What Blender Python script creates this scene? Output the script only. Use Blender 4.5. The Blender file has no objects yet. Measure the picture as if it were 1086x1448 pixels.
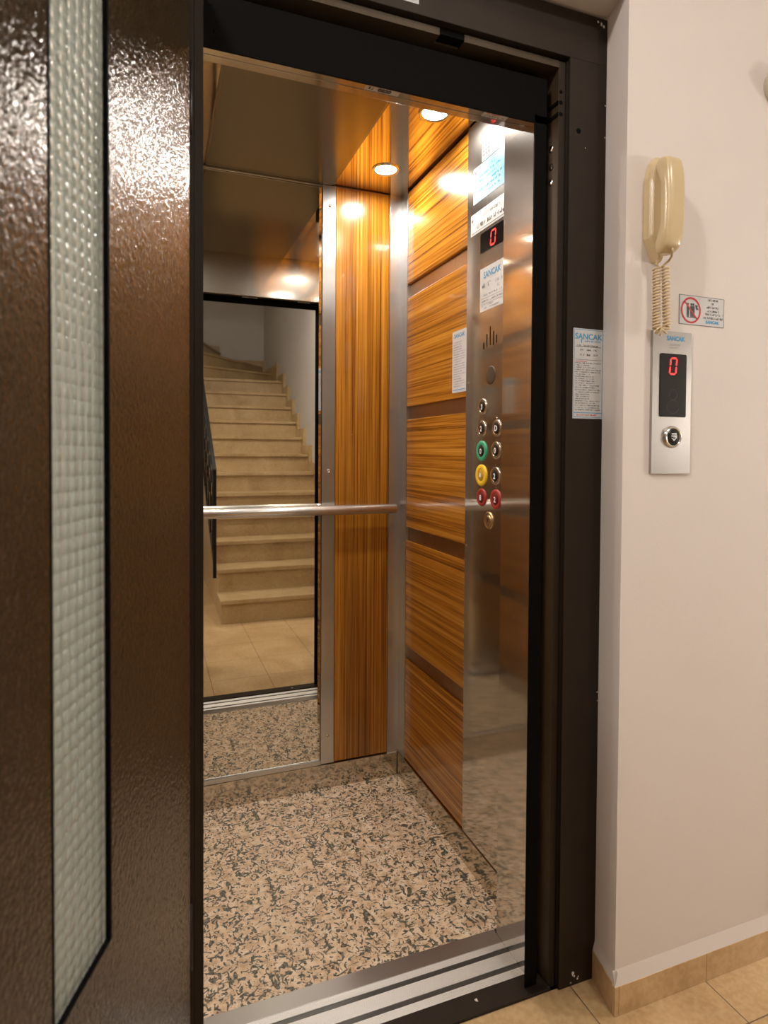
import bpy, bmesh, math, random
from mathutils import Vector, Matrix
C = bpy.context.scene.collection
rnd = random.Random(7)
PI = math.pi

# ------------------------------------------------------------------ materials
class NT:
    def __init__(s, name):
        s.m = bpy.data.materials.new(name); s.m.use_nodes = True
        s.t = s.m.node_tree; s.n = s.t.nodes; s.b = s.n['Principled BSDF']
    def new(s, typ, **kw):
        n = s.n.new(typ)
        for k, v in kw.items(): setattr(n, k, v)
        return n
    def link(s, a, b): s.t.links.new(a, b)
    def pos(s, scale=(1, 1, 1), rot=(0, 0, 0), loc=(0, 0, 0)):
        g = s.new('ShaderNodeNewGeometry'); mp = s.new('ShaderNodeMapping')
        mp.inputs['Scale'].default_value = scale; mp.inputs['Rotation'].default_value = rot; mp.inputs['Location'].default_value = loc
        s.link(g.outputs['Position'], mp.inputs['Vector']); return mp.outputs['Vector']
    def noise(s, vec, scale, detail=2, rough=.5, dist=0):
        n = s.new('ShaderNodeTexNoise'); n.inputs['Scale'].default_value = scale; n.inputs['Detail'].default_value = detail
        n.inputs['Roughness'].default_value = rough; n.inputs['Distortion'].default_value = dist
        s.link(vec, n.inputs['Vector']); return n.outputs['Fac']
    def ramp(s, fac, stops, interp='LINEAR'):
        r = s.new('ShaderNodeValToRGB'); r.color_ramp.interpolation = interp
        e = r.color_ramp.elements
        while len(e) < len(stops): e.new(.5)
        for el, (p, c) in zip(e, stops):
            el.position = p; el.color = (*c, 1) if len(c) == 3 else c
        s.link(fac, r.inputs['Fac']); return r.outputs['Color']
    def mix(s, fac, a, b, mode='MIX'):
        m = s.new('ShaderNodeMix', data_type='RGBA', blend_type=mode)
        for sock, v in ((m.inputs[0], fac), (m.inputs[6], a), (m.inputs[7], b)):
            if isinstance(v, bpy.types.NodeSocket): s.link(v, sock)
            elif isinstance(v, (int, float)): sock.default_value = v
            else: sock.default_value = (*v, 1)
        return m.outputs[2]
    def math(s, op, a, b=None):
        m = s.new('ShaderNodeMath', operation=op)
        for i, v in enumerate((a, b)):
            if v is None: continue
            if isinstance(v, bpy.types.NodeSocket): s.link(v, m.inputs[i])
            else: m.inputs[i].default_value = v
        return m.outputs[0]
    def bump(s, h, strength=.3, dist=.001):
        b = s.new('ShaderNodeBump'); b.inputs['Strength'].default_value = strength; b.inputs['Distance'].default_value = dist
        s.link(h, b.inputs['Height']); s.link(b.outputs['Normal'], s.b.inputs['Normal'])
    def set(s, **kw):
        for k, v in kw.items():
            i = s.b.inputs[k.replace('_', ' ')]
            if isinstance(v, bpy.types.NodeSocket): s.link(v, i)
            elif isinstance(v, tuple): i.default_value = (*v, 1) if len(v) == 3 else v
            else: i.default_value = v
        return s.m

def plain(name, col, rough=.5, metal=0, **kw):
    n = NT(name)
    v = n.noise(n.pos(), 35, 3)
    c = n.mix(.12, col, n.mix(v, tuple(x*.75 for x in col), tuple(min(1, x*1.25) for x in col)))
    return n.set(Base_Color=c, Roughness=rough, Metallic=metal, **kw)

def steel(name, col=(.62, .60, .57), rough=.2, grain='Z', aniso=.6, streak=.25, broad=0., brough=.42):
    """brushed / polished stainless: one lobe along the grain, optionally a second broad one from fine scratches"""
    n = NT(name)
    sc = {'Z': (260, 260, 2), 'X': (2, 260, 260), 'Y': (260, 2, 260)}[grain]
    v = n.noise(n.pos(sc), 1, 3, .6)
    rr = n.math('ADD', n.math('MULTIPLY', v, rough*streak*2), rough*(1-streak))
    c = n.mix(n.math('MULTIPLY', v, .22), col, tuple(x*.75 for x in col))
    n.set(Base_Color=c, Metallic=1, Roughness=rr, Anisotropic=aniso if grain == 'Z' else 0)
    t = n.new('ShaderNodeTangent', direction_type='RADIAL', axis='Z')
    if aniso and grain == 'Z': n.link(t.outputs[0], n.b.inputs['Tangent'])
    if broad:
        p2 = n.new('ShaderNodeBsdfPrincipled'); n.link(c, p2.inputs['Base Color']); p2.inputs['Metallic'].default_value = 1
        p2.inputs['Roughness'].default_value = brough; p2.inputs['Anisotropic'].default_value = aniso*.8
        if aniso and grain == 'Z': n.link(t.outputs[0], p2.inputs['Tangent'])
        mx = n.new('ShaderNodeMixShader'); mx.inputs[0].default_value = broad
        n.link(n.b.outputs[0], mx.inputs[1]); n.link(p2.outputs[0], mx.inputs[2])
        n.link(mx.outputs[0], n.n['Material Output'].inputs['Surface'])
    return n.m

def wood(name, grain):
    n = NT(name)
    ai = 'XYZ'.index(grain)
    def vec(a, c): 
        s = [c, c, c]; s[ai] = a; return n.pos(tuple(s))
    warp = n.noise(n.pos((3, 3, 3)), 1, 2)
    f1 = n.noise(vec(.9, 135), 1, 3, .6, .15)
    f2 = n.noise(vec(5, 330), 1, 2, .6)
    f3 = n.noise(vec(.5, 22), 1, 2, .5, .4)
    f = n.math('ADD', n.math('MULTIPLY', f1, .62), n.math('ADD', n.math('MULTIPLY', f2, .20), n.math('MULTIPLY', f3, .18)))
    c = n.ramp(f, [(.34, (.085, .025, .002)), (.42, (.21, .072, .006)), (.51, (.40, .155, .014)), (.66, (.60, .28, .04))])
    return n.set(Base_Color=c, Roughness=.22, Coat_Weight=.6, Coat_Roughness=.03, Specular_IOR_Level=.4)

def granite():
    n = NT('granite_vinyl'); p = n.pos()
    # irregular elongated flecks: two stretched, strongly warped noises at different angles
    w = n.noise(p, 14, 2)
    a = n.noise(n.pos((1, .62, 1), (0, 0, .5)), 62, .6, .5, 1.9)
    b = n.noise(n.pos((.6, 1, 1), (0, 0, -.4), (3, 5, 0)), 66, .6, .5, 2.1)
    m1 = n.ramp(a, [(.592, (0, 0, 0)), (.618, (1, 1, 1))])
    m2 = n.ramp(b, [(.598, (0, 0, 0)), (.624, (1, 1, 1))])
    ed = n.math('ABSOLUTE', n.math('SUBTRACT', b, .46))
    ln = n.ramp(ed, [(.006, (1, 1, 1)), (.016, (0, 0, 0))])
    msk = n.ramp(n.noise(p, 22, 2), [(.46, (0, 0, 0)), (.50, (1, 1, 1))])
    ln = n.mix(1., ln, msk, 'MULTIPLY')
    base = n.ramp(n.noise(p, 38, 3), [(.35, (.60, .41, .25)), (.5, (.75, .56, .375)), (.66, (.83, .68, .51))])
    dark = n.ramp(n.noise(p, 150, 2), [(.38, (.055, .05, .036)), (.66, (.21, .19, .145))])
    c = n.mix(m1, base, dark); c = n.mix(m2, c, dark); c = n.mix(ln, c, dark)
    return n.set(Base_Color=c, Roughness=.42, Specular_IOR_Level=.35)

def tile(name, joints=True, tint=None, pitch=.2975, ox=-.0145, oy=.02):
    n = NT(name); p = n.pos()
    a = n.noise(p, 3.5, 6, .62, .8)
    c = n.ramp(a, [(.3, (.42, .265, .12)), (.5, (.55, .37, .185)), (.72, (.66, .48, .27))])
    spk = n.noise(p, 70, 3)
    c = n.mix(.25, c, n.ramp(spk, [(.4, (.40, .25, .11)), (.6, (.66, .48, .27))]))
    if tint: c = n.mix(1., c, tint, 'MULTIPLY')
    if joints:
        sep = n.new('ShaderNodeSeparateXYZ'); n.link(p, sep.inputs[0])
        g = None
        for ax, o in (('X', ox), ('Y', oy)):
            t = n.math('DIVIDE', n.math('SUBTRACT', sep.outputs[ax], o-.0012), pitch)
            f = n.math('LESS_THAN', n.math('FRACT', t), .0026/pitch)
            g = f if g is None else n.math('MAXIMUM', g, f)
        c = n.mix(g, c, (.13, .085, .045))
    return n.set(Base_Color=c, Roughness=.28, Specular_IOR_Level=.45)

def plaster(name, col):
    n = NT(name); p = n.pos()
    v = n.noise(p, 5, 5, .6)
    c = n.mix(v, tuple(x*.94 for x in col), col)
    n.bump(n.noise(p, 160, 4, .6), .12, .002)
    return n.set(Base_Color=c, Roughness=.75, Specular_IOR_Level=.2)

def hammered(name, col, sc=170, st=.35, rough=.27, dist=.0016, spec=.7):
    n = NT(name); p = n.pos()
    a = n.noise(p, sc, 2, .5, .3)
    n.bump(a, st, dist)
    n.b.inputs['Specular IOR Level'].default_value = spec
    v = n.noise(p, 25, 3)
    c = n.mix(v, tuple(x*.8 for x in col), tuple(x*1.2 for x in col))
    return n.set(Base_Color=c, Roughness=rough, Metallic=.25)

def emit(name, col, st):
    n = NT(name)
    v = n.noise(n.pos(), 20, 1)
    e = n.mix(.04, col, n.mix(v, tuple(x*.9 for x in col), col))
    return n.set(Base_Color=tuple(x*.3 for x in col), Emission_Color=e, Emission_Strength=st, Roughness=.4)

def cast_glass():
    n = NT('cast_glass'); 
    g = n.new('ShaderNodeNewGeometry')
    # coordinates along the leaf (s) and up (z): flutes and bars pressed in the glass
    dt = n.new('ShaderNodeVectorMath', operation='DOT_PRODUCT'); dt.inputs[1].default_value = (FW[0], FW[1], 0)
    n.link(g.outputs['Position'], dt.inputs[0])
    sep = n.new('ShaderNodeSeparateXYZ'); n.link(g.outputs['Position'], sep.inputs[0])
    a = n.math('ABSOLUTE', n.math('SINE', n.math('MULTIPLY', dt.outputs['Value'], PI/.0165)))
    b = n.math('ABSOLUTE', n.math('SINE', n.math('MULTIPLY', sep.outputs['Z'], PI/.0165)))
    h = n.math('ADD', n.math('POWER', a, .6), n.math('POWER', b, .6))
    n.bump(h, .8, .003)
    return n.set(Base_Color=(.82, .90, .83), Roughness=.14, Transmission_Weight=.72, IOR=1.45)

# camera (fitted): looking right of the cab's depth axis
YAW, PITCH, ROLL, FPX, CX, CY = 0.361203478, 0.0218901924, -0.00607188051, 868.1156, 543., 658.0355
HC = 1.2
def rot_rows(yaw, pitch, roll):
    f = Vector((math.sin(yaw)*math.cos(pitch), math.cos(yaw)*math.cos(pitch), -math.sin(pitch)))
    r = Vector((math.cos(yaw), -math.sin(yaw), 0)); d = f.cross(r)
    return r*math.cos(roll)+d*math.sin(roll), -r*math.sin(roll)+d*math.cos(roll), f
FW = (math.sin(YAW), math.cos(YAW)); RT = (math.cos(YAW), -math.sin(YAW))

M = dict(
    plaster=plaster('plaster_white', (.72, .66, .615)), stairwall=plaster('plaster_stairwell', (.64, .61, .57)),
    tile=tile('floor_tile'), tilebase=tile('tile_baseboard', False), stairstone=tile('stair_stone', False, tint=(.88, .91, .92)),
    brown=hammered('brown_hammered_paint', (.058, .038, .019), 150, .75, .14, .0022), brownf=hammered('brown_frame_paint', (.058, .038, .019), 200, .25, .45, .0016, .4), brownsm=hammered('brown_satin_paint', (.027, .0185, .0125), 300, .08, .45, .0016, .25),
    black=plain('black_rubber', (.0035, .0032, .003), .7, 0, Specular_IOR_Level=.06), blackm=plain('black_metal', (.010, .009, .008), .45, 0, Specular_IOR_Level=.25),
    wood_h=wood('zebrano_horizontal', 'Y'), wood_v=wood('zebrano_vertical', 'Z'),
    steel=steel('brushed_steel', (.64, .63, .62), rough=.22, broad=.35), steelp=steel('polished_steel', (.64, .61, .57), rough=.075, aniso=.7, broad=.2, brough=.34), satin=steel('satin_steel', (.47, .45, .425), rough=.31, aniso=0),
    skirt=steel('polished_skirting', (.58, .52, .44), rough=.09, aniso=0, grain='X'), ceilm=steel('mirror_ceiling', (.70, .60, .47), rough=.05, aniso=0),
    ceilb=steel('brown_reflection_ceiling', (.25, .22, .175), rough=.22, grain='X', aniso=0, streak=.1), rail=steel('rail_steel', (.70, .67, .63), rough=.2, grain='X', aniso=0, streak=.1, broad=.45, brough=.5),  # ceiling panel's steel holds the brown of its dim reflections as colour
    gapst=steel('recess_steel', (.42, .31, .22), rough=.30), alu=steel('sill_aluminium', (.90, .88, .85), rough=.46, grain='X', aniso=0),
    aludark=steel('sill_groove', (.13, .125, .12), rough=.4, grain='X', aniso=0),
    chrome=plain('chrome', (.72, .70, .66), .12, 1), mirror=plain('mirror_silver', (.70, .68, .615), .0, 1),
    granite=granite(), glass=cast_glass(),
    ivory=plain('ivory_plastic', (.60, .47, .27), .30, 0, Coat_Weight=.4, Coat_Roughness=.15), ivoryd=plain('ivory_cord', (.62, .49, .30), .4),
    paper=plain('paper_white', (.56, .56, .555), .4), paperblue=plain('paper_blue', (.15, .38, .55), .4), papergrey=plain('label_silver', (.55, .52, .48), .35),
    ink=plain('ink_black', (.05, .05, .055), .5), inkgrey=plain('ink_grey', (.32, .32, .34), .5), inkblue=plain('ink_blue', (.03, .28, .52), .45), inkred=plain('ink_red', (.50, .02, .02), .5),
    display=plain('display_black', (.008, .007, .007), .12), led=emit('red_led', (1., .02, .02), 1.6),
    capblack=plain('button_black', (.015, .014, .014), .25), white=plain('print_white', (.85, .85, .85), .4),
    green=plain('ring_green', (.05, .36, .19), .3), yellow=plain('ring_yellow', (.85, .55, .03), .3), red=plain('ring_red', (.36, .035, .03), .3),
    capyellow=plain('button_amber', (.50, .28, .03), .3), capred=plain('button_dark_red', (.13, .015, .012), .3), brass=plain('brass', (.62, .47, .26), .3, 1),
    lamp=emit('lamp_lens', (1., .95, .88), 270.), lamp2=emit('lamp_opal', (1., .94, .88), 108.), fill_wall=emit('fill_opal_wall', (1., .94, .88), 80.), fill_stairs=emit('fill_opal_stairs', (1., .90, .79), 22.), fill_glass=emit('fill_opal_left', (1., .94, .88), 350.),
    meshbrown=plain('speaker_brown', (.075, .05, .03), .5, .3), chip=plain('chipped_primer', (.75, .71, .66), .6), dark=plain('shaft_dark', (.02, .018, .015), .9),
    beigefix=plain('beige_plastic', (.45, .40, .33), .5),
)

# ------------------------------------------------------------------ geometry helpers
def BM(): return bmesh.new()
def box(b, x0, x1, y0, y1, z0, z1, bev=0, seg=2):
    t = bmesh.new()
    v = [t.verts.new((x, y, z)) for x in (x0, x1) for y in (y0, y1) for z in (z0, z1)]
    for f in ((0, 1, 3, 2), (4, 6, 7, 5), (0, 4, 5, 1), (2, 3, 7, 6), (0, 2, 6, 4), (1, 5, 7, 3)): t.faces.new([v[i] for i in f])
    bmesh.ops.recalc_face_normals(t, faces=t.faces)
    if bev: bmesh.ops.bevel(t, geom=t.edges[:], offset=bev, segments=seg, affect='EDGES', profile=.5)
    merge(b, t)
def merge(b, t, mat=None):
    if mat is not None: bmesh.ops.transform(t, matrix=mat, verts=t.verts)
    mp = {v: b.verts.new(v.co) for v in t.verts}
    for f in t.faces:
        try:
            nf = b.faces.new([mp[v] for v in f.verts]); nf.smooth = f.smooth
        except ValueError: pass
    t.free()
def prism(b, poly, axis, a0, a1, smooth=False):
    """closed polygon (list of 2-tuples) extruded along axis"""
    def mk(p, a):
        if axis == 'Z': return (p[0], p[1], a)
        if axis == 'X': return (a, p[0], p[1])
        return (p[0], a, p[1])
    t = bmesh.new()
    A = [t.verts.new(mk(p, a0)) for p in poly]; B = [t.verts.new(mk(p, a1)) for p in poly]
    n = len(poly)
    for i in range(n): t.faces.new((A[i], A[(i+1) % n], B[(i+1) % n], B[i]))
    t.faces.new(A[::-1]); t.faces.new(B)
    bmesh.ops.recalc_face_normals(t, faces=t.faces); merge(b, t)
def tube(b, pts, r, seg=12, caps=True):
    pts = [Vector(p) for p in pts]; rings = []
    up = Vector((0, 0, 1)); prev = None
    for i, p in enumerate(pts):
        d = (pts[min(i+1, len(pts)-1)]-pts[max(i-1, 0)]).normalized()
        if prev is None:
            a = d.cross(up)
            if a.length < 1e-3: a = d.cross(Vector((1, 0, 0)))
        else: a = prev-d*prev.dot(d)
        a.normalize(); prev = a; c = d.cross(a)
        rr = r[i] if isinstance(r, (list, tuple)) else r
        rings.append([b.verts.new(p+a*math.cos(2*PI*k/seg)*rr+c*math.sin(2*PI*k/seg)*rr) for k in range(seg)])
    for A, B in zip(rings, rings[1:]):
        for k in range(seg):
            f = b.faces.new((A[k], A[(k+1) % seg], B[(k+1) % seg], B[k])); f.smooth = True
    if caps: b.faces.new(rings[0][::-1]); b.faces.new(rings[-1])
class Fr:
    def __init__(s, o, u, v, n): s.o, s.u, s.v, s.n = map(Vector, (o, u, v, n))
    def p(s, x, y, e=0): return s.o+s.u*x+s.v*y+s.n*e
    def mat(s, x, y, e=0):
        m = Matrix((s.u, s.v, s.n)).transposed().to_4x4(); m.translation = s.p(x, y, e); return m
def rect(b, F, x0, x1, y0, y1, e0, e1, rc=0, seg=5):
    """a plate with optional rounded corners, from height e0 to e1 off the plane"""
    if rc:
        P = []
        for cx, cy, a0 in ((x1-rc, y1-rc, 0), (x0+rc, y1-rc, PI/2), (x0+rc, y0+rc, PI), (x1-rc, y0+rc, 1.5*PI)):
            for k in range(seg+1): P.append((cx+rc*math.cos(a0+k*PI/2/seg), cy+rc*math.sin(a0+k*PI/2/seg)))
    else: P = [(x0, y0), (x1, y0), (x1, y1), (x0, y1)]
    poly(b, F, P, e0, e1)
def poly(b, F, P, e0, e1):
    t = bmesh.new()
    A = [t.verts.new(F.p(x, y, e0)) for x, y in P]; B = [t.verts.new(F.p(x, y, e1)) for x, y in P]; n = len(P)
    for i in range(n): t.faces.new((A[i], A[(i+1) % n], B[(i+1) % n], B[i]))
    t.faces.new(A[::-1]); t.faces.new(B); bmesh.ops.recalc_face_normals(t, faces=t.faces); merge(b, t)
def lathe(b, F, x, y, prof, seg=32, sx=1., sy=1.):
    """profile of (radius, height) turned about the plane's normal; first radius 0 or open, last closed"""
    rings = []
    for r, e in prof:
        if r < 1e-6: rings.append([b.verts.new(F.p(x, y, e))])
        else: rings.append([b.verts.new(F.p(x+r*sx*math.cos(2*PI*k/seg), y+r*sy*math.sin(2*PI*k/seg), e)) for k in range(seg)])
    for A, B in zip(rings, rings[1:]):
        for k in range(seg):
            k2 = (k+1) % seg
            if len(A) == 1: vs = (A[0], B[k], B[k2])
            elif len(B) == 1: vs = (A[k], B[0], A[k2])
            else: vs = (A[k], B[k], B[k2], A[k2])
            f = b.faces.new(vs); f.smooth = True
def scribble(b, F, x0, x1, y, h, e, gap=.18):
    """a line of unreadable small strokes, as print too small to read"""
    x = x0
    while x < x1-h*.3:
        w = h*rnd.uniform(.35, .6)
        if rnd.random() < gap: x += h*.7; continue
        k = rnd.random()
        if k < .6: rect(b, F, x, x+h*.16, y, y+h, e, e+.0002)
        if k > .3: rect(b, F, x, x+w, y+h*rnd.choice((0, .42, .84)), y+h*rnd.choice((.16, .58, 1.)), e, e+.0002)
        if k > .75: rect(b, F, x+w-h*.16, x+w, y, y+h*rnd.choice((.5, 1)), e, e+.0002)
        x += w+h*.18
def rule(b, F, x0, x1, y, h, e): rect(b, F, x0, x1, y, y+h, e, e+.0002)

def obj(name, bm, m, parent=None, origin=None, smooth_angle=None):
    bmesh.ops.recalc_face_normals(bm, faces=bm.faces)
    if parent is not None:
        base = Vector(parent['_w'])
    if origin is None:
        xs = [v.co for v in bm.verts]
        lo = Vector((min(c.x for c in xs), min(c.y for c in xs), min(c.z for c in xs))); hi = Vector((max(c.x for c in xs), max(c.y for c in xs), max(c.z for c in xs)))
        origin = Vector(((lo.x+hi.x)/2, (lo.y+hi.y)/2, lo.z))
    origin = Vector(origin)
    bmesh.ops.translate(bm, verts=bm.verts, vec=-origin)
    me = bpy.data.meshes.new(name); bm.to_mesh(me); bm.free()
    me.materials.append(M[m])
    o = bpy.data.objects.new(name, me); C.objects.link(o)
    o['_w'] = tuple(origin)
    if parent is not None: o.parent = parent; o.location = origin-base
    else: o.location = origin
    return o
def tag(o, label, cat, group=None, kind=None):
    o['label'] = label; o['category'] = cat
    if group: o['group'] = group
    if kind: o['kind'] = kind
    return o
def struct(name, bm, m, label, cat): return tag(obj(name, bm, m), label, cat, None, 'structure')
def thing(name, label, cat, loc, group=None, kind=None):
    o = bpy.data.objects.new(name, None); C.objects.link(o); o.location = loc; o['_w'] = tuple(loc); o.empty_display_size = .05
    return tag(o, label, cat, group, kind)
def text(b, F, s, x, y, h, e, align='CENTER', sx=1., bold=0):
    """lettering as mesh, lying on a plane"""
    cu = bpy.data.curves.new('t', 'FONT'); cu.body = s; cu.size = h*1.4; cu.align_x = align; cu.align_y = 'BOTTOM_BASELINE'
    cu.extrude = .0001; cu.resolution_u = 3; cu.offset = bold
    o = bpy.data.objects.new('t', cu); C.objects.link(o)
    dg = bpy.context.evaluated_depsgraph_get(); me = bpy.data.meshes.new_from_object(o.evaluated_get(dg))
    t = bmesh.new(); t.from_mesh(me)
    bmesh.ops.transform(t, matrix=F.mat(x, y, e+.0001) @ Matrix.Diagonal((sx, 1, 1, 1)), verts=t.verts)
    merge(b, t); bpy.data.objects.remove(o); bpy.data.curves.remove(cu); bpy.data.meshes.remove(me)

# ------------------------------------------------------------------ dimensions
XL, XR, YR, YF, CZ = -.10, .855, 2.10, 1.32, 2.132
WY, FY = 1.03, 1.118                       # hall wall face, door frame face
F_hall = Fr((0, WY, 0), (1, 0, 0), (0, 0, 1), (0, -1, 0))
F_frame = Fr((0, FY, 0), (1, 0, 0), (0, 0, 1), (0, -1, 0))
F_cop = Fr((.853, 0, 0), (0, -1, 0), (0, 0, 1), (-1, 0, 0))     # x = -Y
F_pan = Fr((.8555, 0, 0), (0, -1, 0), (0, 0, 1), (-1, 0, 0))
F_lef = Fr((-.1005, 0, 0), (0, 1, 0), (0, 0, 1), (1, 0, 0))
F_rear = Fr((0, YR, 0), (1, 0, 0), (0, 0, 1), (0, -1, 0))
F_ceil = Fr((0, 0, CZ), (1, 0, 0), (0, -1, 0), (0, 0, -1))
F_leaf = Fr((-.33*RT[0], -.33*RT[1], 0), (FW[0], FW[1], 0), (0, 0, 1), (RT[0], RT[1], 0))

# ------------------------------------------------------------------ landing shell
LX0, LX1, SY = -1.25, 3.0, -.142          # landing left / right walls, first riser
SX0, SX1, RISE, GO = .447, 1.415, .168, .255
H1 = 2.85                                  # landing ceiling
b = BM(); box(b, LX0, LX1, -4.9, 1.1235, -.05, 0); struct('floor', b, 'tile', 'beige marble tile floor of the landing outside the lift', 'floor')
b = BM()
prism(b, [(.925, WY), (LX1+.2, WY), (LX1+.2, WY+.14), (.9455, WY+.14), (.9455, FY+.002)], 'Z', 0, H1); box(b, LX0-.2, -.10, WY, WY+.14, 0, H1); box(b, -.10, .96, WY+.0003, WY+.14, 2.165, H1-.0005)
struct('wall_front', b, 'plaster', 'cream white plaster wall around the lift doorway', 'wall')
b = BM(); box(b, LX0-.2, LX0, -4.9, WY, 0, H1); struct('wall_left', b, 'plaster', 'cream plaster wall at the left of the landing, behind the glass door', 'wall')
b = BM()
prism(b, [(LX1+.2, WY), (LX1, WY), (LX1, SY+.1), (SX1+.03, SY+.1), (SX1+.03, -5.1), (LX1+.2, -5.1)], 'Z', 0, 4.6)
struct('wall_right', b, 'stairwall', 'pale plaster wall running up beside the stone stairs', 'wall')
b = BM(); box(b, LX0-.2, SX1+.03, -5.05, -4.35, 0, 4.6); struct('wall_back', b, 'stairwall', 'grey white plaster wall at the head of the stairs', 'wall')
b = BM(); box(b, LX0-.2, LX1+.2, -1.35, WY+.14, H1, H1+.15)
struct('ceiling', b, 'plaster', 'white plaster ceiling over the landing', 'ceiling')
b = BM(); box(b, LX0-.2, SX1+.1, -5.05, -1.35, 4.45, 4.6); box(b, LX0-.2, SX1+.1, -1.40, -1.35, H1+.15, 4.45)
box(b, LX0-.2, LX0, -4.9, -1.35, H1, 4.5)
struct('ceiling', b, 'stairwall', 'pale plaster soffit high over the stairs', 'ceiling')
# baseboard of beige tile, three pieces with thin joints
TH = .064
b = BM(); box(b, .917, .9272, 1.0205, WY, 0, TH, .0008); box(b, .9284, 1.1768, 1.0205, WY, 0, TH, .0008)
box(b, 1.178, 1.474, 1.0205, WY, 0, TH, .0008); box(b, 1.4752, LX1, 1.0205, WY, 0, TH, .0008); prism(b, [(.917, 1.0305), (.9255, 1.0305), (.9452, FY-.001), (.9372, FY-.001)], 'Z', 0, TH+.004)
struct('baseboard_front', b, 'tilebase', 'beige tile skirting along the foot of the cream wall', 'baseboard')
b = BM()   # soft line of plaster carried over the tile
prism(b, [(1.0215, TH), (WY, TH), (WY, TH+.03)], 'X', .918, LX1); b.faces.ensure_lookup_table(); q = [b.verts.new(c) for c in ((.918, 1.0215, TH+.004), (.938, FY-.001, TH+.004), (.9455, FY-.001, TH+.03), (.9245, 1.0215, TH+.03))]; b.faces.new(q)
struct('trim_1', b, 'plaster', 'white plaster fillet on top of the beige tile skirting', 'trim')

# ------------------------------------------------------------------ door frame (brown sheet metal)
t = thing('trim_2', 'dark brown metal frame around the open lift doorway', 'door frame', (.455, FY, 0), None, 'structure')
def jamb(b, s, x):     # s=+1 right, mirrored left about x
    P = [(0, FY), (.0975, FY), (.0975, FY+.045), (0, FY+.045)]
    Q = [(-.002, FY+.008), (.0, FY+.008), (.0, FY+.045), (-.002, FY+.045)]
    R_ = [(-.018, FY+.013), (-.003, FY+.013), (-.003, FY+.058), (-.018, FY+.058)]
    for pl in (P, Q, R_): prism(b, [(x+s*px, py) for px, py in pl], 'Z', 0, 2.155 if pl is P else 2.05)
b = BM(); jamb(b, 1, .847); obj('jamb', b, 'brownsm', t)
b = BM(); jamb(b, -1, .067); obj('jamb', b, 'brownsm', t)
b = BM(); box(b, .067-.0975, .9445, FY-.0005, FY+.045, 2.055, 2.157, .0012); obj('head', b, 'brownsm', t)
b = BM(); x0, x1 = .085, .829
nx0, nx1 = .541, .597
z0, z1, y0, y1 = 2.036, 2.051, FY+.013, FY+.058
box(b, x0, nx0, y0, y1, z0, z1); box(b, nx1, x1, y0, y1, z0, z1); box(b, nx0, nx1, y0+.026, y1, z0, z1); box(b, x0, x1, y0+.03, y1, z1, z1+.02)
obj('head_lip', b, 'brownf', t)
b = BM(); box(b, .8278, .8290, FY+.0135, FY+.0575, .01, 2.035); obj('reveal', b, 'brownf', t)
b = BM(); box(b, nx0, nx1, y0+.002, y0+.03, z0+.004, z1+.02); obj('latch_pocket', b, 'black', t)
b = BM(); box(b, .085, .829, FY+.0055, 1.176, .0005, .006, .001); obj('threshold', b, 'brownsm', t)
Fr_rev = Fr((.8278, 0, 0), (0, -1, 0), (0, 0, 1), (-1, 0, 0))
F_lip = Fr((0, FY+.013, 0), (1, 0, 0), (0, 0, 1), (0, -1, 0))
b = BM()
for zc in (1.962, 1.937): 
    b2 = BM(); box(b2, .8255, .8282, 1.1305, 1.167, zc-.0045, zc+.0045, .002); merge(b, b2)
    rect(b, F_lip, .829, .838, zc-.0045, zc+.0045, -.0002, .0005, .004)
obj('lock_slot', b, 'black', t)
for zc, m in ((1.872, 'chrome'), (1.832, 'capblack'), (1.799, 'chrome')):
    b = BM(); lathe(b, Fr_rev, -1.1555, zc, [(.0075, 0), (.0075, .0012), (.0055, .002), (0, .0012)], 20); obj('screw', b, m, t)
for px, pz, F, m, r in ((.871, 1.902, F_frame, 'black', .0058), (.8335, 1.985, F_lip, 'black', .004), (.836, .1108, F_lip, 'brownsm', .004)):
    b = BM(); lathe(b, F, px, pz, [(r, 0), (r, .0006), (r*.8, .001), (0, .0008)], 20); obj('screw_hole' if m == 'black' else 'screw', b, m, t)
b = BM()   # chipped paint
for cx, cz, s in ((.884, .028, .006), (.888, .021, .003), (.897, .013, .003), (.899, .017, .002), (.879, .008, .002), (.928, 2.145, .004), (.934, 2.141, .004), (.919, 2.147, .003), (.9415, 1.97, .002), (.9415, 1.90, .002), (.889, 1.868, .0012), (.9415, .66, .002), (.942, .64, .0015)):
    poly(b, F_frame, [(cx+s*rnd.uniform(.5, 1)*math.cos(a*PI/4), cz+s*rnd.uniform(.5, 1.3)*math.sin(a*PI/4)) for a in range(8)], .0005, .0009)
obj('paint_chip', b, 'chip', t)
b = BM(); poly(b, Fr((0, 0, .006), (1, 0, 0), (0, 1, 0), (0, 0, 1)), [(.655, 1.157), (.662, 1.1585), (.661, 1.150), (.657, 1.152)], 0, .0004); obj('paint_chip', b, 'chip', t)

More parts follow.
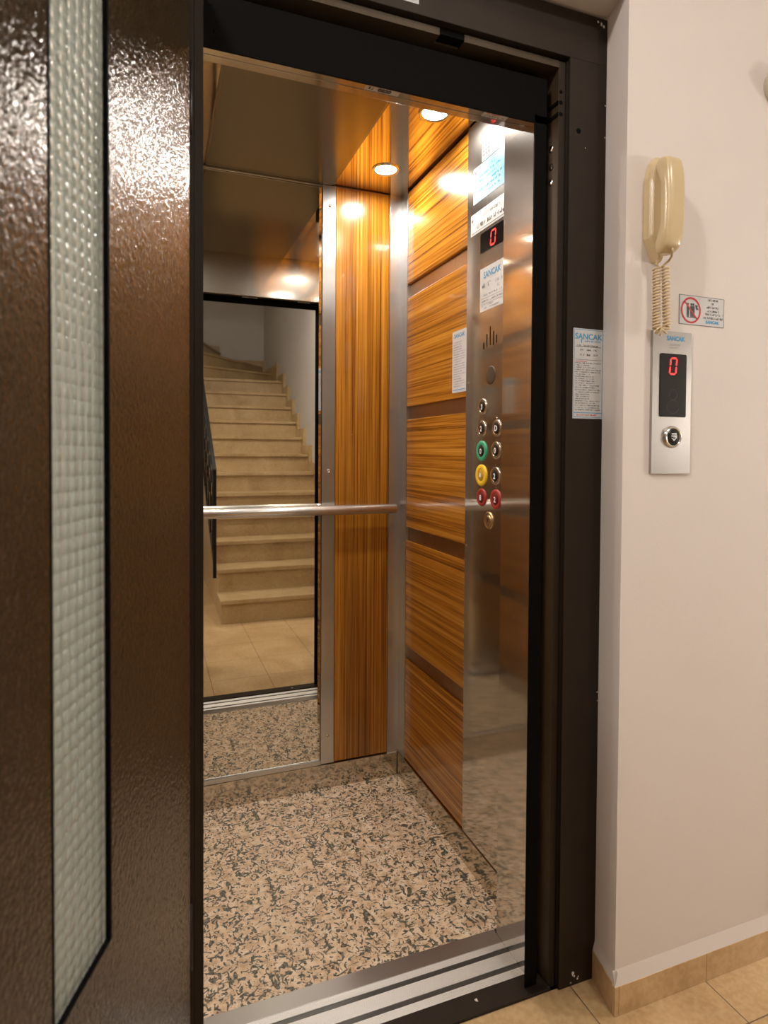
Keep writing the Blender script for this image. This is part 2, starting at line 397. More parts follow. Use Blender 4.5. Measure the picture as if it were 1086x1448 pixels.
# dark seals between frame and cab
SYF = 1.142      # black flap standing just inside the frame
b = BM(); box(b, .7752, .8052, SYF, SYF+.004, .02, 1.93); box(b, .7752, .8052, SYF+.001, SYF+.004, .0062, .02); box(b, .8052, .8278, 1.1762, 1.19, 0, 2.05)
for z in (1.5715, .7208):
    lathe(b, Fr((0, SYF, 0), (1, 0, 0), (0, 0, 1), (0, -1, 0)), .784, z*.97+.036, [(.002, 0), (.002, .0008), (0, .001)], 10)
struct('trim_3', b, 'black', 'black rubber seal in the gap between door frame and lift cab, right', 'seal')
b = BM(); box(b, .070, .0845, SYF, SYF+.004, .02, 1.93); box(b, .0, .0795, 1.1765, 1.189, 0, 2.05)
struct('trim_10', b, 'black', 'black rubber seal in the gap between door frame and lift cab, left', 'seal')
b = BM(); box(b, .0, .8278, 1.1765, 1.20, 1.957, 2.30); box(b, .0, .80, 1.1765, 1.1785, 1.937, 1.957)
box(b, .070, .8052, SYF, SYF+.004, 1.914, 2.0108); box(b, .070, .8052, SYF+.004, 1.1765, 2.006, 2.0108)
lathe(b, Fr((0, SYF, 0), (1, 0, 0), (0, 0, 1), (0, -1, 0)), .105, 1.945, [(.003, 0), (.003, .0008), (0, .001)], 10)
struct('trim_4', b, 'black', 'black band across the top of the lift doorway', 'seal')
b = BM()   # brickwork of the shaft round the cab
box(b, -.6, -.25, 1.17, 2.5, -.1, 2.6); box(b, 1.05, 1.4, 1.17, 2.5, -.1, 2.6); box(b, -.6, 1.4, 2.3, 2.5, -.1, 2.6); box(b, -.6, 1.4, 1.17, 2.5, 2.45, 2.6)
box(b, -.6, 1.4, 1.17, 2.5, -.2, -.1); box(b, -.25, .0, 1.171, 1.176, 0, 2.45); box(b, .85, 1.05, 1.171, 1.176, 0, 2.45)
struct('wall_rear', b, 'dark', 'dark lift shaft wall around the cab', 'wall')

# ------------------------------------------------------------------ landing door leaf, standing open
LH = 2.03
t = thing('door_1', 'brown hammered metal landing door standing open, with a narrow patterned glass strip', 'door', F_leaf.p(1.05, 0, -.02), None, 'structure')
b = BM(); T0, g0, g1, gz0, gz1 = -.042, .606, .7385, .603, 1.90
for a0, a1, c0, c1 in ((.30, g0, .012, LH), (g1, 1.042, .012, LH), (g0, g1, .012, gz0), (g0, g1, gz1, LH)): rect(b, F_leaf, a0, a1, c0, c1, T0, 0)
obj('leaf', b, 'brown', t)
b = BM(); rect(b, F_leaf, 1.042, 1.05, .012, LH, T0, -.004); obj('leaf_edge', b, 'blackm', t)
b = BM(); rect(b, F_leaf, g0-.004, g1+.004, gz0-.004, gz1+.004, -.013, -.005); obj('glass_pane', b, 'glass', t)
b = BM()
for a0, a1, c0, c1 in ((g0-.0001, g0+.003, gz0, gz1), (g1-.004, g1+.0001, gz0, gz1), (g0, g1, gz0-.0001, gz0+.003), (g0, g1, gz1-.003, gz1)): rect(b, F_leaf, a0, a1, c0, c1, -.006, .0006)
obj('glazing_seal', b, 'black', t)
for zc in (1.80, .35):
    b = BM(); tube(b, [F_leaf.p(1.056, zc-.06, -.006), F_leaf.p(1.056, zc+.06, -.006)], .006, 14); obj('hinge', b, 'blackm', t)
b = BM()
rect(b, F_leaf, .345, .375, .98, 1.16, 0, .008, .01); tube(b, [F_leaf.p(.36, 1.0, .006), F_leaf.p(.36, 1.0, .04), F_leaf.p(.36, 1.14, .04), F_leaf.p(.36, 1.14, .006)], .006, 12)
obj('handle', b, 'chrome', t)

# ------------------------------------------------------------------ cab shell
b = BM(); box(b, XL-.02, .853, YF, YR, -.03, 0); struct('floor', b, 'granite', 'granite-speckled beige vinyl floor of the lift cab', 'floor')
b = BM(); box(b, XL-.05, XR+.06, YR+.004, YR+.04, 0, 2.2); struct('wall_rear', b, 'gapst', 'steel rear wall of the lift cab', 'wall')
b = BM(); box(b, .868, .91, YF-.14, YR+.04, 0, 2.2); struct('wall_right', b, 'gapst', 'steel right wall of the lift cab, showing between the wood panels', 'wall')
b = BM(); box(b, XL-.05, XL-.012, YF-.14, YR+.04, 0, 2.2); struct('wall_left', b, 'gapst', 'steel left wall of the lift cab', 'wall')
b = BM()
box(b, .800, .868, 1.1775, 1.306, 0, 2.13, .0015); struct('wall_front', b, 'steelp', 'mirror-bright steel return panel right of the cab entrance', 'wall')
b = BM()
box(b, XL-.012, .083, 1.19, 1.306, 0, 2.13, .0015); struct('wall_front', b, 'steelp', 'steel return panel left of the cab entrance', 'wall')
b = BM(); box(b, .083, .800, 1.2005, 1.222, 1.9365, CZ, .001); box(b, .083, .80, 1.1787, 1.2002, 1.9375, 1.954)
struct('trim_5', b, 'steelp', 'steel header over the cab entrance, under the black band', 'trim')
b = BM(); box(b, .593, XR+.05, 1.19, YR+.03, CZ, CZ+.03); box(b, XL-.05, .16, 1.19, YR+.03, CZ, CZ+.03)
struct('ceiling', b, 'ceilm', 'mirror-polished steel side strips of the cab ceiling', 'ceiling')
b = BM(); box(b, .163, .590, 1.223, YR-.003, CZ-.004, CZ+.03, .002); box(b, .158, .163, 1.223, YR-.003, CZ-.002, CZ+.03); box(b, .590, .595, 1.223, YR-.003, CZ-.002, CZ+.03)
tag(obj('ceiling_panel', b, 'ceilb'), 'dull steel panel, tinted brown for its reflections, in the middle of the cab ceiling', 'ceiling panel')
# sill
b = BM(); box(b, -.02, .800, 1.277, YF, -.03, .0025, .0008); struct('trim_6', b, 'satin', 'plain steel strip along the front edge of the speckled floor', 'trim')
b = BM(); s = thing('door_sill', 'ribbed aluminium sill with two dark grooves at the cab entrance', 'sill', (.4, 1.23, 0))
for y0, y1 in ((1.2605, 1.2765), (1.2135, 1.2475), (1.180, 1.1985)):
    k = y0
    while k < y1-.001:
        box(b, -.02, .800, k, k+.0030, -.02, .0018, .0004, 1); k += .0034
obj('rib', b, 'alu', s)
b = BM(); box(b, -.02, .8, 1.1795, 1.277, -.03, .0002); box(b, -.02, .8, 1.1765, 1.1795, -.03, -.004); obj('groove', b, 'aludark', s)
# skirting
SK = .0865
b = BM(); box(b, XL, XR-.006, YR-.0075, YR+.004, 0, SK, .0012); struct('baseboard_rear', b, 'skirt', 'polished steel skirting below mirror and rear wood panel', 'baseboard')
b = BM(); box(b, .850, .868, 1.307, YR-.008, 0, SK, .0012); struct('baseboard_right', b, 'skirt', 'polished steel skirting below the right-hand wood panels', 'baseboard')
b = BM(); box(b, XL-.012, XL+.005, 1.307, YR-.008, 0, SK, .0012); struct('baseboard_left', b, 'skirt', 'polished steel skirting along the left cab wall', 'baseboard')

# wood panels
ZS = [(1.7989, CZ-.008), (1.3617, 1.749), (.9306, 1.3164), (.5025, .8823), (.0885, .4497)]
WHO = ['topmost', 'second from the top', 'middle', 'second from the bottom', 'bottom']
def panel(b, x0, x1, y0, y1, z0, z1): box(b, x0, x1, y0, y1, z0, z1, .0025, 2)
for (z0, z1), w in zip(ZS, WHO):
    b = BM(); panel(b, .856, .868, 1.589, 2.038, z0, z1)
    tag(obj('wood_panel', b, 'wood_h'), '%s of the five glossy striped wood panels on the right cab wall' % w, 'wall panel', 'striped wood panels on the right cab wall')
for (z0, z1), w in zip(ZS, WHO):
    b = BM(); panel(b, XL-.012, XL, 1.307, 2.038, z0, z1)
    tag(obj('wood_panel', b, 'wood_h'), '%s striped wood panel of the left cab wall, seen reflected in steel' % w, 'wall panel', 'striped wood panels on the left cab wall')
b = BM(); panel(b, .606, .809, YR-.005, YR+.004, SK+.004, CZ-.004)
tag(obj('wood_panel', b, 'wood_v'), 'tall narrow wood panel with vertical stripes, right of the mirror', 'wall panel')
# corner columns and trim strips
b = BM(); box(b, .810, .868, YR-.006, YR+.004, SK, CZ, .0008); box(b, .854, .868, 2.0385, YR-.0065, SK, CZ, .0008)
struct('trim_7', b, 'steel', 'brushed steel corner column between rear wood panel and right-hand panels', 'trim')
b = BM(); box(b, XL-.012, XL+.02, YR-.006, YR+.004, SK, CZ, .0008); box(b, XL-.012, XL+.001, 2.0385, YR-.0065, SK, CZ, .0008)
struct('trim_8', b, 'steel', 'brushed steel corner column at the left rear of the cab', 'trim')
t = thing('trim_9', 'brushed steel strip with screws between mirror and rear wood panel', 'trim', (.58, YR, SK), None, 'structure')
b = BM(); box(b, .5575, .6045, YR-.008, YR+.004, SK+.004, CZ-.004, .001); obj('strip', b, 'steel', t)
for z in (2.058, 1.1313, .1864):
    b = BM(); lathe(b, Fr((0, YR-.008, 0), (1, 0, 0), (0, 0, 1), (0, -1, 0)), .582, z, [(.0065, 0), (.006, .0016), (.003, .0022), (.0026, .0012), (0, .0012)], 18); obj('screw', b, 'chrome', t)
# mirror
t = thing('wall_mirror', 'large wall mirror in the rear of the cab, reflecting the stone stairs', 'mirror', (.24, YR, SK))
b = BM()
MX0, MX1, MZ0, MZ1, bv = XL+.022, .5545, .104, CZ-.012, .009
ym = YR-.004
vo = [b.verts.new((x, ym+.0016, z)) for x, z in ((MX0, MZ0), (MX1, MZ0), (MX1, MZ1), (MX0, MZ1))]
vi = [b.verts.new((x, ym, z)) for x, z in ((MX0+bv, MZ0+.003), (MX1-bv, MZ0+.003), (MX1-bv, MZ1-.003), (MX0+bv, MZ1-.003))]
vb = [b.verts.new((v.co.x, YR+.003, v.co.z)) for v in vo]
b.faces.new(vi)
for i in range(4):
    j = (i+1) % 4; b.faces.new((vo[i], vo[j], vi[j], vi[i])); b.faces.new((vb[i], vb[j], vo[j], vo[i]))
obj('glass', b, 'mirror', t)
b = BM(); box(b, MX0, .557, YR-.0075, YR+.003, SK+.001, .1035, .001); obj('bottom_channel', b, 'steel', t)
b = BM(); box(b, MX0, .557, YR-.009, YR+.003, MZ1+.001, CZ-.0045, .001); obj('top_channel', b, 'steelp', t)

# handrail
t = thing('handrail', 'round brushed steel handrail across the rear wall', 'handrail', (.4, 2.045, .997))
b = BM(); r = .0165
xs = [-.075, -.0735, .8175, .819]
tube(b, [(x, 2.045, .997) for x in xs], [r-.0015, r, r, r-.0015], 32); obj('rail', b, 'rail', t)
for x in (.547, .03):
    b = BM(); tube(b, [(x, YR-.004, 1.004), (x, 2.052, 1.004)], .006, 14); lathe(b, F_rear, x, 1.004, [(.014, .004), (.014, .008), (.007, .010)], 20); obj('bracket', b, 'chrome', t)

# downlights
def downlight(x, y, label):
    t = thing('downlight', label, 'ceiling light', (x, y, CZ), 'recessed downlights of the cab ceiling')
    b = BM(); lathe(b, F_ceil, x, -y, [(.046, 0), (.046, .003), (.043, .0045), (.036, .003), (.034, .0005)], 40); obj('trim_ring', b, 'chrome', t)
    b = BM(); lathe(b, F_ceil, x, -y, [(.0345, .0008), (.03, .0022), (.018, .0034), (0, .004)], 32); obj('lens', b, 'lamp', t)
downlight(.724, 1.917, 'lit round downlight in the cab ceiling near the rear wall')
downlight(.729, 1.551, 'lit round downlight in the cab ceiling nearer the entrance')
downlight(.028, 1.917, 'round downlight at the left rear of the cab ceiling, behind the door')
downlight(.028, 1.551, 'round downlight at the left front of the cab ceiling, behind the door')

# ------------------------------------------------------------------ car operating panel
t = thing('control_panel', 'tall brushed steel lift control panel with round buttons and red floor display', 'control panel', (.853, 1.45, SK))
b = BM(); box(b, .853, .868, 1.3065, 1.5885, SK, CZ-.004, .0012); obj('faceplate', b, 'steelp', t)
b = BM(); rect(b, F_cop, -1.509, -1.375, 1.749, 1.803, 0, .0015); d = obj('display', b, 'display', t)
def seven(b, F, cx, cz, w, h, tk, e, slant=.12):
    def seg(x0, y0, x1, y1):
        dx, dy = x1-x0, y1-y0; L = math.hypot(dx, dy); ux, uy = dx/L, dy/L; g = tk*.25
        P = [(x0+ux*g, y0+uy*g), (x0+ux*(g+tk/2)-uy*tk/2, y0+uy*(g+tk/2)+ux*tk/2), (x1-ux*(g+tk/2)-uy*tk/2, y1-uy*(g+tk/2)+ux*tk/2), (x1-ux*g, y1-uy*g), (x1-ux*(g+tk/2)+uy*tk/2, y1-uy*(g+tk/2)-ux*tk/2), (x0+ux*(g+tk/2)+uy*tk/2, y0+uy*(g+tk/2)-ux*tk/2)]
        poly(b, F, [(cx+x+slant*y, cz+y) for x, y in P], e, e+.0003)
    a, c = w/2, h/2
    for q in ((-a, c, a, c), (-a, 0, -a, c), (a, 0, a, c), (-a, -c, -a, 0), (a, -c, a, 0), (-a, -c, a, -c)): seg(*q)
b = BM(); seven(b, F_cop, -1.4415, 1.775, .023, .037, .0045, .0015); obj('floor_digit', b, 'led', d)
b = BM()
for y, h0, h1 in ((1.488, 1.484, 1.502), (1.471, 1.487, 1.522), (1.4535, 1.489, 1.540), (1.436, 1.487, 1.524), (1.421, 1.491, 1.512)): rect(b, F_cop, -y-.0022, -y+.0022, h0, h1, -.001, .0004)
obj('speaker_slot', b, 'black', t)
b = BM(); lathe(b, F_cop, -1.449, 1.4085, [(.0245, 0), (.0245, .0006), (.022, .001), (0, .001)], 36); obj('speaker_mesh', b, 'meshbrown', t)
def button(y, z, txt, ring, cap, r, mark='white', lab=None):
    g = bpy.data.objects.new('button', None); C.objects.link(g); g.parent = t; w = F_cop.p(-y, z, 0); g['_w'] = tuple(w); g.location = w-Vector(t['_w'])
    if lab: g['label'] = lab
    ci = .0152 if ring == 'chrome' else .0158
    b = BM(); lathe(b, F_cop, -y, z, [(r, 0), (r, .002), (r-.0015, .0036), (ci+.0020, .0039), (ci+.0008, .0032), (ci, .0025)], 36); obj('ring', b, ring, g)
    b = BM(); lathe(b, F_cop, -y, z, [(ci+.0005, .0028), (ci-.001, .0040), (0, .0045)], 30); obj('cap', b, cap, g)
    b = BM()
    if txt == 'bell':
        poly(b, F_cop, [(-y-.006, z-.004), (-y+.006, z-.004), (-y+.004, z+.001), (-y+.003, z+.006), (-y-.003, z+.006), (-y-.004, z+.001)], .005, .0054); lathe(b, F_cop, -y, z-.0055, [(.0018, .005), (.0018, .0054), (0, .0055)], 10)
    else: text(b, F_cop, txt, -y, z-.0075, .0145, .005, bold=.0005)
    obj('numeral', b, mark, g)
    b = BM(); lathe(b, F_cop, -y-.001, z+r+.005, [(.0016, 0), (.0014, .0008), (0, .001)], 8); obj('braille_dot', b, 'chrome', g)
button(1.488, 1.326, '3', 'chrome', 'capblack', .0225, 'white', 'chrome-ringed black button with white 3, alone at the top')
button(1.491, 1.266, '2', 'chrome', 'capblack', .0225, 'white', 'chrome-ringed black button of the left column')
button(1.413, 1.265, 'D', 'chrome', 'capblack', .0225, 'white', 'chrome-ringed black button at the top of the right column')
button(1.492, 1.204, '0', 'green', 'capblack', .0285, 'white', 'black button in a green ring')
button(1.416, 1.206, '0', 'chrome', 'capblack', .0235, 'white', 'chrome-ringed black button beside the green one')
button(1.493, 1.137, 'bell', 'yellow', 'capyellow', .0300, 'white', 'amber alarm button in a yellow ring')
button(1.418, 1.138, '2', 'chrome', 'capblack', .0245, 'white', 'chrome-ringed black button beside the yellow one')
button(1.491, 1.076, '8', 'red', 'capred', .0245, 'white', 'left dark red button in a red ring')
button(1.415, 1.076, '2', 'red', 'capred', .0265, 'white', 'right dark red button in a red ring')
b = BM(); lathe(b, F_cop, -1.452, 1.016, [(.0235, 0), (.0235, .002), (.021, .004), (.018, .0035), (.0165, .0015), (.0165, .002), (.011, .0045), (.009, .005), (.006, .004), (0, .004)], 36); k = obj('key_switch', b, 'brass', t)
b = BM(); rect(b, F_cop, -1.4535, -1.4505, 1.010, 1.022, .004, .0046); obj('keyhole', b, 'capblack', k)
for y, z in ((1.577, 1.40), (1.577, .93)):
    b = BM(); lathe(b, F_cop, -y, z, [(.003, 0), (.0028, .001), (0, .0014)], 12); obj('screw', b, 'chrome', t)

# notices on the control panel
def sheet(name, F, x0, x1, y0, y1, m, label, e=.0005, loc=None, rc=0):
    t = thing(name, label, 'notice', F.p((x0+x1)/2, y0, 0)); b = BM(); rect(b, F, x0, x1, y0, y1, 0, e, rc); obj('sheet', b, m, t); return t
e = .0007
n = sheet('notice', F_cop, -1.506, -1.385, 2.000, 2.052, 'paper', 'small white label with black print, topmost on the control panel')
b = BM()
for i in range(3):
    for j in range(3): rect(b, F_cop, -1.503+j*.014, -1.503+j*.014+.011, 2.012+i*.010, 2.012+i*.010+.007, e, e+.0002)
scribble(b, F_cop, -1.455, -1.39, 2.032, .008, e); scribble(b, F_cop, -1.455, -1.39, 2.018, .007, e); rule(b, F_cop, -1.50, -1.40, 2.005, .002, e); obj('print', b, 'ink', n)
n = sheet('notice', F_cop, -1.552, -1.375, 1.898, 1.997, 'paperblue', 'large pale blue notice with a white left margin on the control panel')
b = BM(); rect(b, F_cop, -1.552, -1.528, 1.898, 1.997, .0005, .0009); obj('margin', b, 'paper', n)
b = BM(); lathe(b, F_cop, -1.540, 1.984, [(.005, .0009), (.005, .0012), (0, .0012)], 14); obj('red_mark', b, 'inkred', n)
b = BM(); text(b, F_cop, 'A.Ş.', -1.445, 1.975, .011, e)
for yy, x0, x1 in ((1.962, -1.52, -1.40), (1.949, -1.52, -1.43), (1.938, -1.46, -1.39), (1.925, -1.52, -1.41), (1.910, -1.47, -1.41)): scribble(b, F_cop, x0, x1, yy, .0065, e)
obj('print', b, 'inkblue', n)
n = sheet('notice', F_cop, -1.566, -1.375, 1.813, 1.872, 'paper', 'long white plate printed in grey, just above the floor display')
b = BM(); scribble(b, F_cop, -1.50, -1.41, 1.850, .012, e, .05); obj('heading', b, 'inkgrey', n)
b = BM(); scribble(b, F_cop, -1.53, -1.45, 1.826, .011, e, .1); scribble(b, F_cop, -1.44, -1.385, 1.826, .012, e, .05); rule(b, F_cop, -1.562, -1.38, 1.818, .0012, e); scribble(b, F_cop, -1.56, -1.55, 1.850, .008, e); obj('print', b, 'ink', n)
n = sheet('notice', F_cop, -1.510, -1.383, 1.588, 1.706, 'paper', 'white label with blue heading on the control panel below the display')
b = BM(); text(b, F_cop, 'SANCAK', -1.447, 1.677, .017, e, 'CENTER', .95, .0004); obj('logo', b, 'inkblue', n)
b = BM()
for yy, x0, x1, h in ((1.652, -1.50, -1.45, .012), (1.652, -1.428, -1.39, .010), (1.640, -1.42, -1.41, .008), (1.628, -1.49, -1.395, .005), (1.612, -1.50, -1.39, .005), (1.600, -1.50, -1.44, .005), (1.593, -1.49, -1.41, .004)): scribble(b, F_cop, x0, x1, yy, h, e)
rule(b, F_cop, -1.505, -1.388, 1.607, .0008, e); rule(b, F_cop, -1.505, -1.388, 1.622, .0006, e); obj('print', b, 'inkgrey', n)
# notice on the wood panel beside it
n = sheet('notice', F_pan, -1.680, -1.591, 1.379, 1.563, 'paper', 'narrow white instruction notice on the right-hand wood panel beside the control panel', .0008, None, .004)
b = BM(); text(b, F_pan, 'SANCAK', -1.6355, 1.543, .012, .0008, 'CENTER', 1., .0004); obj('logo', b, 'inkblue', n); b = BM(); rule(b, F_pan, -1.675, -1.597, 1.386, .0022, .0008); obj('blue_line', b, 'inkblue', n)
b = BM()
for i in range(19): scribble(b, F_pan, -1.672, -1.600-rnd.choice((0, 0, .02)), 1.396+i*.0073, .0034, .0008, .1)
obj('print', b, 'inkgrey', n)
n = sheet('notice', F_lef, 1.44, 1.53, 1.40, 1.58, 'paper', 'white and blue notice on the left cab wall, seen reflected in steel', .0008)
b = BM(); rect(b, F_lef, 1.44, 1.53, 1.545, 1.575, .0008, .0011); obj('heading', b, 'paperblue', n)
b = BM()
for i in range(14): scribble(b, F_lef, 1.447, 1.522, 1.41+i*.009, .004, .0008, .1)
obj('print', b, 'inkgrey', n)
# labels under the header and on the frame head
F_hd = Fr((0, 0, 1.9375), (1, 0, 0), (0, -1, 0), (0, 0, -1))
n = sheet('label_sticker', F_hd, .405, .478, -1.1995, -1.1795, 'papergrey', 'silver label with black print under the header of the doorway', .0004)
b = BM(); scribble(b, F_hd, .412, .422, -1.195, .009, .0004, 0); text(b, F_hd, '0820', .446, -1.1955, .010, .0004, 'CENTER', 1., .0012); obj('print', b, 'ink', n)
n = sheet('label_sticker', F_hd, .675, .735, -1.1995, -1.1795, 'papergrey', 'faded silver label with red print under the right end of the header', .0004)
b = BM(); scribble(b, F_hd, .680, .715, -1.188, .006, .0004, .05); obj('heading', b, 'inkred', n)
b = BM(); scribble(b, F_hd, .680, .73, -1.197, .006, .0004, .05); obj('print', b, 'ink', n)
n = sheet('label_sticker', F_frame, .44, .489, 2.074, 2.10, 'paper', 'white sticker on the brown frame above the doorway', .0008)
b = BM(); scribble(b, F_frame, .445, .485, 2.078, .004, .0012); obj('print', b, 'inkgrey', n)

# notice on the door frame
n = sheet('notice', F_frame, .864, .9445, 1.2765, 1.4745, 'paper', 'white instruction notice with blue border and blue brand heading on the brown door frame', .0008)
b = BM(); text(b, F_frame, 'SANCAK', .9045, 1.4515, .0125, .0008, 'CENTER', 1.05, .0003); obj('logo', b, 'inkblue', n); b = BM(); rect(b, F_frame, .8845, .8862, 1.443, 1.452, .0008, .001); scribble(b, F_frame, .895, .938, 1.4455, .0035, .0008, 0); obj('subheading', b, 'inkblue', n)
b = BM()
for x0, x1, y0, y1 in ((.866, .943, 1.4715, 1.4725), (.866, .867, 1.279, 1.4725), (.942, .943, 1.279, 1.4725), (.866, .943, 1.279, 1.2802), (.866, .943, 1.2885, 1.290)): rect(b, F_frame, x0, x1, y0, y1, .0008, .001)
obj('border', b, 'inkblue', n)
b = BM(); rule(b, F_frame, .87, .938, 1.4345, .001, .0008); rule(b, F_frame, .87, .938, 1.406, .0007, .0008)
scribble(b, F_frame, .872, .93, 1.436, .003, .0008); 
for i, x in enumerate((.882, .90, .918)): scribble(b, F_frame, x, x+.012, 1.426, .004, .0008, 0); scribble(b, F_frame, x, x+.012, 1.415, .004, .0008, 0)
for i in range(22): scribble(b, F_frame, .870, .938-rnd.choice((0, 0, .015, .03)), 1.2945+i*.0049, .0026, .0008, .12)
obj('print', b, 'ink', n)
b = BM(); scribble(b, F_frame, .875, .93, 1.2825, .0035, .0008, .1); obj('red_print', b, 'inkred', n); b = BM(); rule(b, F_frame, .87, .90, 1.402, .0012, .0008); obj('red_line', b, 'inkred', n)

# ------------------------------------------------------------------ hall: call panel, telephone, sign
t = thing('call_panel', 'brushed steel lift call panel with black display on the cream wall under the telephone', 'call panel', (1.05, WY, 1.156))
b = BM(); rect(b, F_hall, .9955, 1.1035, 1.157, 1.463, -.001, .007, .002); obj('faceplate', b, 'satin', t)
b = BM(); rect(b, F_hall, 1.015, 1.0885, 1.279, 1.415, .007, .0082, .004); d = obj('display', b, 'display', t)
b = BM(); seven(b, F_hall, 1.051, 1.3885, .017, .034, .0038, .0082, .1); obj('floor_digit', b, 'led', d)
b = BM(); tube(b, [F_hall.p(1.0515+.011*math.cos(a*PI/12), 1.327+.011*math.sin(a*PI/12), .0083) for a in range(25)], .0004, 6); tube(b, [F_hall.p(1.0515+.017*math.cos(a*PI/12), 1.301+.014*math.sin(a*PI/12), .0083) for a in range(25)], .0004, 6)
obj('faint_symbol', b, 'ink', d)
g = bpy.data.objects.new('call_button', None); C.objects.link(g); g.parent = t; w = F_hall.p(1.052, 1.236, .007); g['_w'] = tuple(w); g.location = w-Vector(t['_w'])
b = BM(); lathe(b, F_hall, 1.052, 1.236, [(.0235, .007), (.0235, .009), (.0215, .0125), (.0195, .0125), (.018, .0105), (.0175, .0095)], 40); obj('ring', b, 'chrome', g)
b = BM(); lathe(b, F_hall, 1.052, 1.236, [(.018, .0095), (.0165, .0115), (0, .0122)], 36); obj('cap', b, 'capblack', g)
b = BM(); rule(b, F_hall, 1.0455, 1.0585, 1.2415, .0022, .0122); poly(b, F_hall, [(1.045, 1.239), (1.059, 1.239), (1.059, 1.234), (1.052, 1.2275), (1.045, 1.234), (1.0475, 1.2335), (1.052, 1.2302), (1.0565, 1.2335), (1.0565, 1.2368), (1.045, 1.2368)], .0122, .0125)
text(b, F_hall, 'x', 1.052, 1.2335, .003, .0122); obj('symbol', b, 'white', g)
b = BM(); text(b, F_hall, 'SANCAK', 1.058, 1.4435, .0095, .007, 'CENTER', .95, .0006); obj('logo', b, 'inkblue', t)
b = BM(); text(b, F_hall, 'asansör', 1.056, 1.4325, .007, .007); scribble(b, F_hall, 1.040, 1.070, 1.426, .004, .007, .0); obj('print', b, 'inkgrey', t)

t = thing('wall_telephone', 'ivory intercom telephone handset with coiled cord on the cream wall', 'telephone', (.99, WY, 1.60))
# cradle: long plate with clipped corners and sloping sides
b = BM()
o = [(.9645, 1.650), (.9785, 1.622), (.988, 1.603), (1.000, 1.603), (1.010, 1.622), (1.018, 1.650), (1.018, 1.772), (1.010, 1.803), (.998, 1.822), (.985, 1.822), (.973, 1.806), (.9645, 1.772)]
def inset(P, k, cx, cz): return [(cx+(x-cx)*k, cz+(z-cz)*(1-(1-k)*.45)) for x, z in P]
rings = [[b.verts.new(F_hall.p(x+.005, z, h)) for x, z in inset(o, k, .991, 1.71)] for k, h in ((1, 0), (1, .012), (.94, .018), (.80, .023), (.5, .0235))]
for A, B in zip(rings, rings[1:]):
    for i in range(12): b.faces.new((A[i], A[(i+1) % 12], B[(i+1) % 12], B[i]))
b.faces.new(rings[-1]); b.faces.new(rings[0][::-1]); bmesh.ops.bevel(b, geom=[ed for ed in b.edges], offset=.0012, segments=2, affect='EDGES')
obj('cradle', b, 'ivory', t)
# handset: bowed bar with deeper ear and mouth ends
b = BM(); N = 44; rings = []
zb, zt_ = 1.611, 1.8075
for i in range(N+1):
    u = i/N; q = math.cos(PI*(1-u)); z = (zb+zt_)/2+(zt_-zb)/2*q; s_ = abs(q)
    endf = max(0., 1-s_**7)**.5
    out = .0735-.007*s_**2.2                 # outer face height off the wall
    inn = .043-.0165*min(1, max(0, (s_-.42)/.40))**1.2
    out -= .014*max(0, (s_-.86)/.14)**2
    hw = .0232*(.45+.55*endf)*(1-.06*(1-s_)) if s_ > .6 else .0232*(1-.06*(1-s_))
    hw = min(hw, .0232); c_ = (out+inn)/2; hd = (out-inn)/2*(.55+.45*endf)
    ring = []
    for k in range(28):
        a = 2*PI*k/28; ca, sa = math.cos(a), math.sin(a); ex = .55
        ring.append(b.verts.new(F_hall.p(.9905+hw*math.copysign(abs(ca)**ex, ca), z, c_+hd*math.copysign(abs(sa)**ex, sa))))
    rings.append(ring)
for A, B in zip(rings, rings[1:]):
    for k in range(28): f = b.faces.new((A[k], A[(k+1) % 28], B[(k+1) % 28], B[k])); f.smooth = True
b.faces.new(rings[0][::-1]); b.faces.new(rings[-1])
obj('handset', b, 'ivory', t)
# coiled cord: down from the cradle, round a loop and up to the handset
P = []
path = []
for i in range(200):
    u = i/199
    if u < .47: f = u/.47; p = Vector((.991+.002*f, 1.012, 1.590-.125*f))
    elif u < .56:
        f = (u-.47)/.09; a = PI*f; p = Vector((1.000-.007*math.cos(a), 1.012-.014*f, 1.465-.010*math.sin(a)))
    else: f = (u-.56)/.44; p = Vector((1.007-.006*f, .998, 1.465+.126*f))
    path.append(p)
turns = 42; n_ = turns*10; W = []
def at(u):
    x = u*(len(path)-1); i = min(int(x), len(path)-2); return path[i].lerp(path[i+1], x-i), (path[i+1]-path[i]).normalized()
for i in range(n_+1):
    u = i/n_; p, d = at(u); a = d.cross(Vector((0, 1, 0))).normalized(); c_ = d.cross(a); w = 2*PI*turns*u
    rr = .0064
    W.append(p+(a*math.cos(w)+c_*math.sin(w))*rr)
tail0 = [Vector((.994, 1.014, 1.606)), Vector((.989, 1.010, 1.600)), Vector((.988, 1.008, 1.594))]
tail1 = [Vector((1.004, .992, 1.600)), Vector((1.001, .982, 1.606)), Vector((.993, .972, 1.612)), Vector((.989, .970, 1.618))]
b = BM(); tube(b, tail0+W+tail1, .0024, 8); obj('cord', b, 'ivoryd', t)

